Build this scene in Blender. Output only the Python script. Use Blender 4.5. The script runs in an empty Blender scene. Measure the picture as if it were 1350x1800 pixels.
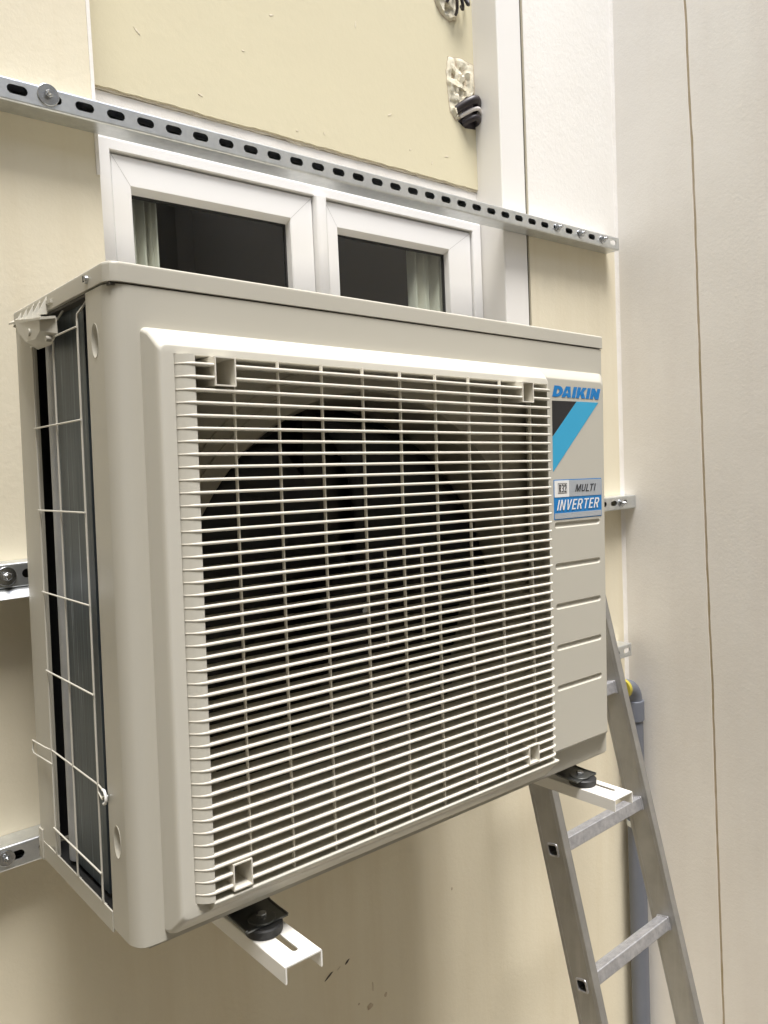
import bpy, bmesh, math, random
from mathutils import Vector, Matrix, noise
random.seed(7)
PI = math.pi
C = bpy.context.scene.collection
TILT = 0.0218                       # the unit hangs 1.2 degrees out of level with the house

# ------------------------------------------------------------------ camera, world, sun
cam_d = bpy.data.cameras.new('camera'); cam = bpy.data.objects.new('camera', cam_d); C.objects.link(cam)
r_ = Vector((0.75836433, -0.65034792, -0.04394461)); d_ = Vector((-0.07449252, -0.01949469, -0.997031)); f_ = Vector((0.64756035, 0.75938629, -0.06323014))
M = Matrix(((r_.x, -d_.x, -f_.x, -0.31592), (r_.y, -d_.y, -f_.y, -0.81339), (r_.z, -d_.z, -f_.z, 0.51203), (0, 0, 0, 1)))
cam.matrix_world = M
cam_d.sensor_fit = 'HORIZONTAL'; cam_d.sensor_width = 36; cam_d.lens = 1392.34 / 1350 * 36
cam_d.clip_start = 0.02; cam_d.clip_end = 200
bpy.context.scene.camera = cam

w = bpy.data.worlds.new('World'); bpy.context.scene.world = w; w.use_nodes = True
nt = w.node_tree; bg = nt.nodes['Background']
sky = nt.nodes.new('ShaderNodeTexSky'); sky.sky_type = 'NISHITA'; sky.sun_disc = False
SUN_EL, SUN_AZ = math.radians(72), math.radians(197)   # azimuth clockwise from +Y
sky.sun_elevation = SUN_EL; sky.sun_rotation = SUN_AZ
sky.dust_density = 1.5; sky.air_density = 1.2; sky.ozone_density = 1.0
nt.links.new(sky.outputs[0], bg.inputs[0]); bg.inputs[1].default_value = 0.15
sl = bpy.data.lights.new('sun', 'SUN'); sun = bpy.data.objects.new('sun', sl); C.objects.link(sun)
sl.energy = 2.6; sl.angle = math.radians(22); sl.color = (1, 0.975, 0.95)
sd = Vector((math.sin(SUN_AZ) * math.cos(SUN_EL), math.cos(SUN_AZ) * math.cos(SUN_EL), math.sin(SUN_EL)))
sun.rotation_euler = sd.to_track_quat('Z', 'Y').to_euler(); sun.location = (0, -1, 4)
sc = bpy.context.scene
sc.view_settings.view_transform = 'Standard'; sc.view_settings.look = 'None'
sc.view_settings.exposure = 1.47; sc.view_settings.gamma = 1; sc.view_settings.use_curve_mapping = False
sc.cycles.max_bounces = 10; sc.cycles.diffuse_bounces = 6; sc.cycles.transparent_max_bounces = 12

# ------------------------------------------------------------------ materials
def mat(name, col, rough=0.6, metal=0.0, spec=0.5, noise_amt=0.0, noise_scale=8.0, col2=None, bump=0.0, bump_scale=60.0,
        streak=None, coat=0.0, dirt=None):
    m = bpy.data.materials.new(name); m.use_nodes = True
    N, L = m.node_tree.nodes, m.node_tree.links
    b = N['Principled BSDF']
    b.inputs['Base Color'].default_value = (*col, 1); b.inputs['Roughness'].default_value = rough
    b.inputs['Metallic'].default_value = metal; b.inputs['Specular IOR Level'].default_value = spec
    b.inputs['Coat Weight'].default_value = coat
    tc = N.new('ShaderNodeTexCoord'); cur = None
    def noi(scale, detail=6, rgh=0.6, mp=None):
        n = N.new('ShaderNodeTexNoise'); n.inputs['Scale'].default_value = scale
        n.inputs['Detail'].default_value = detail; n.inputs['Roughness'].default_value = rgh
        if mp:
            mm = N.new('ShaderNodeMapping'); mm.inputs['Scale'].default_value = mp
            L.new(tc.outputs['Object'], mm.inputs[0]); L.new(mm.outputs[0], n.inputs['Vector'])
        else: L.new(tc.outputs['Object'], n.inputs['Vector'])
        return n
    def mixc(fac, a, bcol, lo=0.4, hi=0.65, amt=1.0):
        r = N.new('ShaderNodeMapRange'); r.inputs['From Min'].default_value = lo; r.inputs['From Max'].default_value = hi
        r.inputs['To Max'].default_value = amt; L.new(fac, r.inputs['Value'])
        x = N.new('ShaderNodeMix'); x.data_type = 'RGBA'
        L.new(r.outputs[0], x.inputs['Factor'])
        if hasattr(a, 'type') and not isinstance(a, tuple): L.new(a, x.inputs['A'])
        else: x.inputs['A'].default_value = (*a, 1)
        x.inputs['B'].default_value = (*bcol, 1)
        return x.outputs['Result']
    cur = col
    if noise_amt > 0:
        cur = mixc(noi(noise_scale).outputs[0], cur, col2 or tuple(c * 0.8 for c in col), 0.35, 0.7, noise_amt)
    if streak:
        cur = mixc(noi(1.0, 5, 0.65, streak[1]).outputs[0], cur, streak[0], streak[2], streak[3], streak[4])
    if dirt:
        cur = mixc(noi(dirt[1], 8, 0.7).outputs[0], cur, dirt[0], dirt[2], dirt[3], dirt[4])
    if not isinstance(cur, tuple): L.new(cur, b.inputs['Base Color'])
    if bump > 0:
        n = noi(bump_scale, 5, 0.65); n2 = noi(bump_scale * 0.12, 3)
        ad = N.new('ShaderNodeMath'); ad.operation = 'MULTIPLY_ADD'; ad.inputs[1].default_value = 1.0
        L.new(n2.outputs[0], ad.inputs[0]); L.new(n.outputs[0], ad.inputs[2])
        bp = N.new('ShaderNodeBump'); bp.inputs['Strength'].default_value = bump; bp.inputs['Distance'].default_value = 0.004
        L.new(ad.outputs[0], bp.inputs['Height']); L.new(bp.outputs[0], b.inputs['Normal'])
    return m

M_cream = mat('cream_plaster', (.71, .65, .50), .85, spec=.2, noise_amt=.5, noise_scale=3, col2=(.675, .61, .46), bump=.13, bump_scale=110,
              streak=((.62, .54, .38), (9, 9, .7), .48, .74, .5), dirt=((.42, .34, .22), 28, .70, .80, .5))
M_panel = mat('yellow_cream_plaster', (.62, .565, .395), .8, spec=.2, noise_amt=.4, noise_scale=2.5, col2=(.59, .53, .37), bump=.12, bump_scale=60,
              dirt=((.38, .3, .2), 36, .72, .8, .5))
M_side = mat('beige_stucco', (.79, .76, .70), .9, spec=.15, noise_amt=.8, noise_scale=3, col2=(.745, .71, .645), bump=.13, bump_scale=150,
             streak=((.67, .62, .56), (5, 5, .8), .5, .8, .5), dirt=((.5, .45, .4), 18, .68, .8, .35))
M_joint = mat('old_joint_sealant', (.40, .33, .20), .8, noise_amt=1, noise_scale=9, col2=(.5, .42, .33), bump=.4)
M_white = mat('white_plaster_edge', (.80, .77, .72), .85, spec=.2, bump=.3, bump_scale=60, noise_amt=.5, noise_scale=12, col2=(.7, .66, .58))
M_ragged = mat('ragged_plaster_edge', (.64, .57, .44), .9, bump=.8, bump_scale=70, noise_amt=1, noise_scale=40, col2=(.72, .65, .5))
M_unit = mat('beige_enamel', (.465, .445, .38), .38, spec=.4, noise_amt=.25, noise_scale=3, col2=(.445, .425, .36), bump=.02, bump_scale=300)
M_plast = mat('beige_plastic', (.565, .545, .475), .40, spec=.45, noise_amt=.2, noise_scale=5, col2=(.54, .52, .45))
M_slat = mat('grille_plastic', (.66, .63, .55), .42, spec=.45)
M_in = mat('bell_mouth_plastic', (.42, .39, .32), .6, noise_amt=.5, noise_scale=12, col2=(.33, .30, .24))
M_black = mat('black_plastic_and_void', (.012, .012, .012), .55)
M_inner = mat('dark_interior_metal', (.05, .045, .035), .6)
M_pvc = mat('white_pvc', (.80, .79, .77), .38, spec=.5, noise_amt=.3, noise_scale=5, col2=(.75, .74, .71), bump=.02)
M_duct = mat('white_trunking_plastic', (.78, .76, .72), .35, spec=.5, noise_amt=.3, noise_scale=3, col2=(.73, .71, .66))
M_gasket = mat('black_gasket', (.02, .02, .02), .5)
M_zinc = mat('galvanised_steel', (.68, .70, .70), .34, metal=.85, noise_amt=.8, noise_scale=60, col2=(.55, .57, .58), bump=.05, bump_scale=200)
M_railshade = mat('rail_inside_shade', (.05, .05, .05), .7)  # dark tone stands in for shade inside the rails
M_bolt = mat('zinc_bolt', (.62, .64, .66), .25, metal=1, noise_amt=.5, noise_scale=90, col2=(.4, .42, .46))
M_alu = mat('weathered_aluminium', (.43, .425, .41), .42, metal=.8, noise_amt=.8, noise_scale=14, col2=(.34, .335, .32), bump=.06, bump_scale=120,
            streak=((.50, .49, .47), (40, 40, 3), .5, .75, .6))
M_rung = mat('worn_ribbed_aluminium', (.50, .50, .51), .45, metal=.75, noise_amt=.9, noise_scale=70, col2=(.33, .33, .35), bump=.15, bump_scale=150)
M_bracket = mat('white_powder_coat', (.76, .745, .70), .4, spec=.45)
M_rubber = mat('black_rubber', (.018, .018, .018), .6)
M_dark = mat('dark_zinc_plate', (.16, .165, .16), .38, metal=.8, noise_amt=.7, noise_scale=40, col2=(.10, .105, .10))
M_blue = mat('blue_print', (.0, .17, .46), .4); M_cyan = mat('cyan_print', (.03, .33, .55), .4)
M_ink = mat('black_print', (.012, .012, .014), .4); M_silver = mat('silver_print', (.42, .45, .48), .35, metal=.3)
M_lightp = mat('off_white_print', (.72, .72, .70), .4)
M_greypipe = mat('grey_pvc', (.13, .14, .165), .45, noise_amt=.4, noise_scale=10, col2=(.10, .11, .13))
M_yellow = mat('yellow_sleeve', (.40, .34, .04), .5); M_red = mat('red_plastic', (.6, .03, .02), .45)
M_foam = mat('expanding_foam', (.70, .66, .53), 1, spec=.0, noise_amt=1, noise_scale=45, col2=(.60, .54, .40), bump=.5, bump_scale=110)
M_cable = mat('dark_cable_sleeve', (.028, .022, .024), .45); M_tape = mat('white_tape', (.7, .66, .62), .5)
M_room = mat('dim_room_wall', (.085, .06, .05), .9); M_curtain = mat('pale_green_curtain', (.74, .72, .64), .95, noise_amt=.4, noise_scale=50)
M_conc = mat('concrete_floor', (.60, .57, .52), .9, noise_amt=.8, noise_scale=5, bump=.5)
M_roof = mat('opposite_plaster', (.45, .43, .40), .9, noise_amt=.6, noise_scale=2, bump=.5)
M_litwall = mat('wall_lit_tone', (.77, .75, .70), .85, spec=.2, noise_amt=.5, noise_scale=3, col2=(.73, .70, .64), bump=.2, bump_scale=80)  # wall colour whitened to stand in for grazing top light
M_left = mat('added_wall_render', (.60, .56, .47), .9, noise_amt=.6, noise_scale=2, bump=.5)
M_pencil = mat('pencil_mark', (.05, .04, .035), .7)
M_scuff = mat('scuffed_paint', (.42, .33, .23), .9, noise_amt=1, noise_scale=80, col2=(.58, .5, .36))

def fins_mat():
    m = bpy.data.materials.new('condenser_fins'); m.use_nodes = True
    N, L = m.node_tree.nodes, m.node_tree.links; b = N['Principled BSDF']
    tc = N.new('ShaderNodeTexCoord')
    def n(scale, mp, det=3):
        mm = N.new('ShaderNodeMapping'); mm.inputs['Scale'].default_value = mp
        t = N.new('ShaderNodeTexNoise'); t.inputs['Scale'].default_value = scale; t.inputs['Detail'].default_value = det
        L.new(tc.outputs['Object'], mm.inputs[0]); L.new(mm.outputs[0], t.inputs['Vector']); return t
    t = n(1, (260, 260, 5), 4)
    r = N.new('ShaderNodeValToRGB'); e = r.color_ramp.elements
    e[0].position = .3; e[0].color = (.045, .056, .064, 1); e[1].position = .64; e[1].color = (.09, .112, .122, 1)
    x = e.new(.74); x.color = (.38, .41, .42, 1)
    L.new(t.outputs[0], r.inputs[0])
    L.new(r.outputs[0], b.inputs['Base Color']); b.inputs['Metallic'].default_value = .35; b.inputs['Roughness'].default_value = .45
    wv = n(1, (900, 900, 2), 1); bp = N.new('ShaderNodeBump'); bp.inputs['Strength'].default_value = .5; bp.inputs['Distance'].default_value = .001
    L.new(wv.outputs[0], bp.inputs['Height']); L.new(bp.outputs[0], b.inputs['Normal'])
    return m
M_fins = fins_mat()

def glass_mat():
    m = bpy.data.materials.new('window_glass'); m.use_nodes = True
    N, L = m.node_tree.nodes, m.node_tree.links; N.remove(N['Principled BSDF'])
    g = N.new('ShaderNodeBsdfGlossy'); g.inputs['Roughness'].default_value = .01
    t = N.new('ShaderNodeBsdfTransparent'); t.inputs['Color'].default_value = (.83, .85, .83, 1)
    f = N.new('ShaderNodeFresnel'); f.inputs['IOR'].default_value = 1.75
    mx = N.new('ShaderNodeMixShader'); ge = N.new('ShaderNodeNewGeometry'); iv = N.new('ShaderNodeMath'); iv.operation = 'SUBTRACT'; iv.inputs[0].default_value = 1; L.new(ge.outputs['Backfacing'], iv.inputs[1])
    mu = N.new('ShaderNodeMath'); mu.operation = 'MULTIPLY'; L.new(f.outputs[0], mu.inputs[0]); L.new(iv.outputs[0], mu.inputs[1]); L.new(mu.outputs[0], mx.inputs[0]); L.new(t.outputs[0], mx.inputs[1]); L.new(g.outputs[0], mx.inputs[2])
    L.new(mx.outputs[0], N['Material Output'].inputs['Surface']); return m
M_glass = glass_mat()

# ------------------------------------------------------------------ helpers
def finish(name, bm, m, parent=None, smooth=None, kind=None, recalc=True):
    if recalc: bmesh.ops.recalc_face_normals(bm, faces=bm.faces)
    me = bpy.data.meshes.new(name); bm.to_mesh(me); bm.free()
    for k in (m if isinstance(m, (list, tuple)) else [m]): me.materials.append(k)
    if smooth is not None:
        for p in me.polygons: p.use_smooth = True
        me.set_sharp_from_angle(angle=math.radians(smooth))
    o = bpy.data.objects.new(name, me); C.objects.link(o)
    if smooth is not None: wn(o)
    if parent: o.parent = parent
    if kind: o['kind'] = kind
    return o
def wn(o):
    md = o.modifiers.new('weighted', 'WEIGHTED_NORMAL'); md.keep_sharp = True; md.weight = 60
def tag(o, label=None, cat=None, group=None, kind=None):
    if label: o['label'] = label
    if cat: o['category'] = cat
    if group: o['group'] = group
    if kind: o['kind'] = kind
    return o
def empty(name, loc=(0, 0, 0), rot=(0, 0, 0)):
    o = bpy.data.objects.new(name, None); C.objects.link(o); o.location = loc; o.rotation_euler = rot
    o.empty_display_size = .05; return o
def box(bm, x0, x1, y0, y1, z0, z1, bev=0.0, seg=2, mi=0):
    g = bmesh.ops.create_cube(bm, size=1)
    vs = g['verts']
    for v in vs: v.co = Vector(((x0 + x1) / 2 + v.co.x * (x1 - x0), (y0 + y1) / 2 + v.co.y * (y1 - y0), (z0 + z1) / 2 + v.co.z * (z1 - z0)))
    if mi:
        for f in {f for v in vs for f in v.link_faces}: f.material_index = mi
    if bev: bmesh.ops.bevel(bm, geom=list({e for v in vs for e in v.link_edges}), offset=bev, segments=seg, affect='EDGES', profile=.5)
    return bm
def BX(name, x0, x1, y0, y1, z0, z1, m, parent=None, bev=0.0, smooth=30):
    bm = bmesh.new(); box(bm, x0, x1, y0, y1, z0, z1, bev); return finish(name, bm, m, parent, smooth if bev else None)
def prism(bm, pts, axis, a, b, cap=True, closed=True):
    """extrude a 2D outline along an axis; pts are in the two other axes in order (x,y),(x,z) or (y,z)"""
    def P(p, t):
        return {'z': (p[0], p[1], t), 'y': (p[0], t, p[1]), 'x': (t, p[0], p[1])}[axis]
    A = [bm.verts.new(P(p, a)) for p in pts]; B = [bm.verts.new(P(p, b)) for p in pts]
    n = len(pts)
    for i in range(n if closed else n - 1):
        j = (i + 1) % n; bm.faces.new((A[i], A[j], B[j], B[i]))
    if cap and closed: bm.faces.new(A[::-1]); bm.faces.new(B)
    return bm
def tube(bm, path, r, n=8, cap=True):
    path = [Vector(p) for p in path]; rings = []; up = None
    for i, p in enumerate(path):
        t = (path[min(i + 1, len(path) - 1)] - path[max(i - 1, 0)]).normalized()
        if up is None:
            up = Vector((0, 0, 1)) if abs(t.z) < .9 else Vector((1, 0, 0))
        u = (up - t * up.dot(t)).normalized(); v = t.cross(u); up = u
        rr = r[i] if isinstance(r, (list, tuple)) else r
        rings.append([bm.verts.new(p + (u * math.cos(a) + v * math.sin(a)) * rr) for a in [2 * PI * k / n for k in range(n)]])
    for a, b in zip(rings, rings[1:]):
        for k in range(n): bm.faces.new((a[k], a[(k + 1) % n], b[(k + 1) % n], b[k]))
    if cap: bm.faces.new(rings[0][::-1]); bm.faces.new(rings[-1])
    return bm
def cyl(bm, c, axis, r, h, n=20, r2=None):
    """cylinder from c along axis vector for length h"""
    a = Vector(axis).normalized(); c = Vector(c)
    return tube(bm, [c, c + a * h], [r, r if r2 is None else r2], n)
def lathe(bm, prof, c, axis, n=32):
    a = Vector(axis).normalized(); u = a.orthogonal().normalized(); v = a.cross(u); c = Vector(c); rings = []
    for r, h in prof:
        rings.append([bm.verts.new(c + a * h + (u * math.cos(t) + v * math.sin(t)) * max(r, 1e-5)) for t in [2 * PI * k / n for k in range(n)]])
    for p, q in zip(rings, rings[1:]):
        for k in range(n): bm.faces.new((p[k], p[(k + 1) % n], q[(k + 1) % n], q[k]))
    return bm
def rrect(x0, x1, z0, z1, r, n=5):
    pts = []
    rr = r if isinstance(r, (list, tuple)) else (r,) * 4
    for (cx, cz, a0, q) in ((x1, z1, 0, rr[0]), (x0, z1, 90, rr[1]), (x0, z0, 180, rr[2]), (x1, z0, 270, rr[3])):
        sx = -1 if cx == x1 else 1; sz = -1 if cz == z1 else 1
        for k in range(n + 1):
            a = math.radians(a0 + 90 * k / n); pts.append((cx + sx * q + q * math.cos(a), cz + sz * q + q * math.sin(a)))
    return pts
def loft(bm, rings, closed_ends=(False, False)):
    R = [[bm.verts.new(p) for p in r] for r in rings]; n = len(R[0])
    for a, b in zip(R, R[1:]):
        for k in range(n): bm.faces.new((a[k], a[(k + 1) % n], b[(k + 1) % n], b[k]))
    if closed_ends[0]: bm.faces.new(R[0][::-1])
    if closed_ends[1]: bm.faces.new(R[-1])
    return bm
def boolean(o, cutters):
    for c in cutters:
        md = o.modifiers.new('b', 'BOOLEAN'); md.operation = 'DIFFERENCE'; md.solver = 'EXACT'; md.object = c; c.parent = o.parent
    bpy.context.view_layer.update()
    dg = bpy.context.evaluated_depsgraph_get(); me = bpy.data.meshes.new_from_object(o.evaluated_get(dg))
    o.modifiers.clear(); o.data = me
    for c in cutters: bpy.data.objects.remove(c, do_unlink=True)
def resmooth(o, ang):
    for p in o.data.polygons: p.use_smooth = True
    o.data.set_sharp_from_angle(angle=math.radians(ang)); wn(o)
def hexbolt(parent, c, axis, s=1.0, rod=True, washer=.009, name='bolt', wm=None):
    """washer + hex nut + threaded rod end; parts of a bigger thing"""
    a = Vector(axis).normalized(); c = Vector(c)
    bm = bmesh.new(); lathe(bm, [(.003 * s, 0), (washer * s, 0), (washer * s, .0012 * s), (washer * s - .0006 * s, .0016 * s), (.003 * s, .0016 * s)], c, a, 28)
    W_ = finish('washer', bm, wm or M_bolt, None, 30)
    bm = bmesh.new(); n0 = c + a * .0016 * s
    tube(bm, [n0, n0 + a * .0045 * s, n0 + a * .0052 * s], [.0058 * s, .0058 * s, .005 * s], 6)
    b = finish(name, bm, M_bolt, None, 25)
    for q in (W_, b):
        q.parent = parent
        if parent.type == 'EMPTY': q.matrix_parent_inverse = Matrix.Translation(-Vector(parent.location))
    if rod:
        bm = bmesh.new(); st = n0 + a * .004 * s; k = 9
        tube(bm, [st + a * (.0008 * s * i) for i in range(k + 1)], [(.0030 if i % 2 else .0026) * s for i in range(k + 1)], 12)
        finish('thread', bm, M_bolt, b, 30)
    return b

# ------------------------------------------------------------------ the lightwell: walls and ground, with unseen walls added to shape the light
YW, XC = .485, 1.7021
FLOOR = -1.9
def grid_wall(name, xs, zs, hole, y0, y1, m):
    bm = bmesh.new()
    for y in (y0,):
        V = {}
        for i, x in enumerate(xs):
            for j, z in enumerate(zs): V[i, j] = bm.verts.new((x, y, z))
        for i in range(len(xs) - 1):
            for j in range(len(zs) - 1):
                if (i, j) in hole: continue
                bm.faces.new((V[i, j], V[i + 1, j], V[i + 1, j + 1], V[i, j + 1]))
    r = bmesh.ops.extrude_face_region(bm, geom=list(bm.faces))
    for v in [g for g in r['geom'] if isinstance(g, bmesh.types.BMVert)]: v.co.y = y1
    return finish(name, bm, m)
TOP = 4.6
main = empty('house_wall', (0.5, YW, FLOOR))
tag(main, 'cream plastered house wall with recessed window bay behind the air conditioner', 'wall')
def kid(o, p):
    o.parent = p; o.matrix_parent_inverse = Matrix.Translation(-Vector(p.location)); return o
wl = kid(grid_wall('plaster_surface', [-1.5, .2125, 1.3145, XC + .3], [FLOOR - .2, .45, 2.75, TOP], {(1, 1)}, YW, YW + .32, M_cream), main)
# the recessed panel above the window, with a ragged lower edge
bm = bmesh.new(); n = 90; top = []; bot = []
for i in range(n + 1):
    x = .2125 + (1.3145 - .2125) * i / n
    z = 1.1855 + .0028 * noise.noise(Vector((x * 9, 0, 3))) + .0022 * noise.noise(Vector((x * 45, 2, 0)))
    bot.append((x, z))
prism(bm, bot + [(1.3145, 2.75), (.2125, 2.75)], 'y', .5665, .60)
pn = kid(finish('recessed_panel', bm, M_panel), main); pn['label'] = 'yellowish cream panel recessed above the window'
bm = bmesh.new(); pts = []
for i in range(n + 1):
    x = .2125 + (1.3145 - .2125) * i / n
    pts.append((x, 1.1808 + .0025 * noise.noise(Vector((x * 14, 5, 3))) + .003 * noise.noise(Vector((x * 60, 2, 7)))))
prism(bm, pts + [(1.3145, 1.2), (.2125, 1.2)], 'y', .5695, .603)
kid(finish('ragged_plaster_edge', bm, M_ragged), main)
kid(BX('corner_bead', .2065, .2128, YW - .0025, YW + .004, 1.0, 2.75, M_white, None, .001), main)
kid(BX('white_lintel_strip', .2125, 1.3145, .572, .61, 1.1, 1.1795, M_white), main)
bm = bmesh.new(); box(bm, .2125, 1.3145, .60, .62, .45, .5); kid(finish('window_ledge', bm, M_white), main)
# plaster fillet where the two walls meet
bm = bmesh.new(); prism(bm, [(XC - .010, YW + .001), (XC - .006, YW - .0015), (XC - .0025, YW - .005), (XC + .001, YW - .010), (XC + .001, YW + .001)], 'z', FLOOR, TOP)
kid(finish('corner_fillet', bm, M_white, None, 60), main)
wp = kid(BX('lit_wall_strip', 1.3146, XC + .01, YW - .0015, YW + .01, 1.084, TOP, M_litwall), main); wp['label'] = 'strip of wall between trunking and corner above the long rail, top light painted in its whiter colour'  # skin whitened for the top light that the rail cuts off below
# flaked spots and pencil marks on the plaster below the unit
def wallpatch(name, x, z, w_, h_, m, ang=0, y=YW, seed=0, t=.0006):
    bm = bmesh.new(); pts = []
    for k in range(14):
        a = 2 * PI * k / 14; r = 1 + .45 * noise.noise(Vector((math.cos(a) * 1.7 + seed, math.sin(a) * 1.7, seed)))
        px, pz = w_ * r * math.cos(a), h_ * r * math.sin(a)
        pts.append((x + px * math.cos(ang) - pz * math.sin(ang), z + px * math.sin(ang) + pz * math.cos(ang)))
    prism(bm, pts, 'y', y - t, y + .002); return kid(finish(name, bm, m), main)
wallpatch('pencil_mark', .586, -.543, .012, .0018, M_pencil, .5, seed=1)
wallpatch('pencil_mark', .634, -.534, .007, .002, M_pencil, .6, seed=2)
wallpatch('pencil_mark', .612, -.538, .005, .0008, M_scuff, .5, seed=3)
for i, (x, z, a, b) in enumerate(((.69, -.66, .008, .006), (.735, -.655, .004, .005), (.66, -.64, .003, .002), (.70, -.62, .0015, .01), (.64, -.70, .007, .005), (.40, -.30, .002, .002), (.34, -.62, .002, .002), (.95, -.5, .002, .004), (.86, -.1, .002, .002))):
    wallpatch('scuff', x, z, a, b, M_scuff, seed=10 + i)
for i, (x, z) in enumerate(((.55, 1.33), (.62, 1.42), (.93, 1.30), (.99, 1.235), (1.06, 1.22), (.84, 1.47), (.74, 1.215), (.40, 1.40), (.33, 1.30), (.52, 1.53), (.45, 1.22), (1.11, 1.245), (.67, 1.205))):
    wallpatch('plaster_pit', x, z, .003 + .002 * (i % 3), .0016, M_ragged, .3 * i, y=.5665, seed=30 + i)

# side wall, two stucco slabs with an irregular joint
side = empty('side_wall', (XC, 0, FLOOR)); tag(side, 'beige stucco side wall with a thin vertical brown joint, right of the ladder', 'wall')
ck = [(.2648, 1.6707), (.2604, 1.5834), (.2584, 1.4539), (.252, 1.3076), (.247, 1.0881), (.2401, .643), (.2356, .3864), (.2297, .1113), (.2229, -.1201), (.2191, -.4335), (.2135, -.7513), (.2079, -1.0738)]
ck = [(.30, TOP)] + ck + [(.195, FLOOR - .2)]
fine = []
for (y0, z0), (y1, z1) in zip(ck, ck[1:]):
    k = max(2, int(abs(z1 - z0) / .012))
    for i in range(k):
        t = i / k; z = z0 + (z1 - z0) * t
        fine.append((y0 + (y1 - y0) * t + .0012 * noise.noise(Vector((z * 12, 1, 0))), z))
fine.append(ck[-1])
def slab(name, sgn):
    edge = [(y + sgn * (.0036 + .0012 * noise.noise(Vector((z * 30, 4 * sgn, 0)))), z) for y, z in fine]
    bm = bmesh.new(); far = YW + .32 if sgn > 0 else -2.0
    prism(bm, edge + [(far, FLOOR - .2), (far, TOP)], 'x', XC, XC + .02)
    o = kid(finish(name, bm, M_side), side)
slab('stucco_panel', 1); slab('stucco_panel', -1)
kid(BX('joint_backing', XC + .0022, XC + .3, -2.0, YW + .32, FLOOR - .2, TOP, M_joint), side)

g = BX('ground', -6, 6, -6, 4, FLOOR - .3, FLOOR, M_conc); tag(g, kind='structure')
ow = BX('added_opposite_wall', -1.5, XC + .3, -2.3, -2.0, FLOOR - .2, 3.2, M_roof); tag(ow, 'unseen plastered wall added across the courtyard to hold back sky light', 'wall')  # added out of view to cut frontal sky light
lw = BX('added_left_wall', -1.45, -1.15, -2.0, YW, FLOOR - .2, 6.0, M_left); tag(lw, 'unseen plastered wall added at the left of the courtyard to shade that end', 'wall')  # added out of view, placed and raised to darken the left side

# ------------------------------------------------------------------ window
win = empty('casement_window', (.71, .56, .5)); tag(win, 'white plastic double casement window with pale curtains, above the air conditioner', 'window')
WY = .56
def K(o): return kid(o, win)
def frame_ring(name, rings, m, smooth=25):
    """rings: list of (x0,x1,z0,z1,y)"""
    bm = bmesh.new(); loft(bm, [[(p[0], y, p[1]) for p in ((x0, z0), (x1, z0), (x1, z1), (x0, z1))] for x0, x1, z0, z1, y in rings])
    return K(finish(name, bm, m, None, smooth))
ZB = .47
frame_ring('window_frame', [(.2128, 1.2165, ZB, 1.097, .60), (.2128, 1.2165, ZB, 1.097, WY + .0015), (.2142, 1.215, ZB, 1.0955, WY), (.262, 1.1874, ZB + .04, 1.0785, WY), (.2635, 1.186, ZB + .041, 1.077, WY + .002), (.2635, 1.186, ZB + .041, 1.077, .60)], M_pvc)
# head flange between the frame and the panel
K(BX('frame_extension', .2128, 1.2165, .5635, .60, 1.0972, 1.12, M_pvc, None, .001))
def sash(x0, x1, gx0, gx1, gt):
    y = WY + .006
    a = .0025
    frame_ring('sash', [(x0, x1, ZB + .043, 1.0735, .598), (x0, x1, ZB + .043, 1.0735, y + .002), (x0 + .002, x1 - .002, ZB + .045, 1.0715, y),
                        (gx0 - .004, gx1 + .004, ZB + .09, gt + .010, y), (gx0 - .002, gx1 + .002, ZB + .092, gt + .008, y + .002), (gx0, gx1, ZB + .095, gt, y + .016), (gx0, gx1, ZB + .095, gt, y + .03)], M_pvc)
    frame_ring('gasket', [(gx0 + .0001, gx1 - .0001, ZB + .095, gt - .0001, y + .0162), (gx0 + .004, gx1 - .004, ZB + .1, gt - .004, y + .0165), (gx0 + .004, gx1 - .004, ZB + .1, gt - .004, y + .024)], M_gasket)
    K(BX('glass_pane', gx0 + .001, gx1 - .001, y + .0185, y + .0225, ZB + .097, gt - .001, M_glass))
    # mitred corner seams
    for (cx, ix) in ((x0 + .002, gx0 - .004), (x1 - .002, gx1 + .004)):
        bm = bmesh.new(); d = Vector((ix - cx, 0, gt + .010 - 1.0715)); nrm = Vector((-d.z, 0, d.x)).normalized() * .0003
        A, B = Vector((cx, y - .0002, 1.0715)), Vector((ix, y - .0002, gt + .010))
        bm.faces.new([bm.verts.new(v) for v in (A + nrm, B + nrm, B - nrm, A - nrm)])
        K(finish('mitre_seam', bm, M_grey_seam))
M_grey_seam = mat('seam_grey', (.35, .34, .32), .8)
sash(.2655, .6985, .3035, .6395, 1.013)
sash(.7305, 1.1835, .7665, 1.1035, 1.013)
bm = bmesh.new(); prism(bm, [(.7005, WY + .012), (.7005, WY - .003), (.703, WY - .0075), (.708, WY - .0095), (.721, WY - .0095), (.726, WY - .0075), (.7285, WY - .003), (.7285, WY + .012)], 'z', ZB + .043, 1.0755)
K(finish('meeting_post', bm, M_pvc, None, 50))
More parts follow.
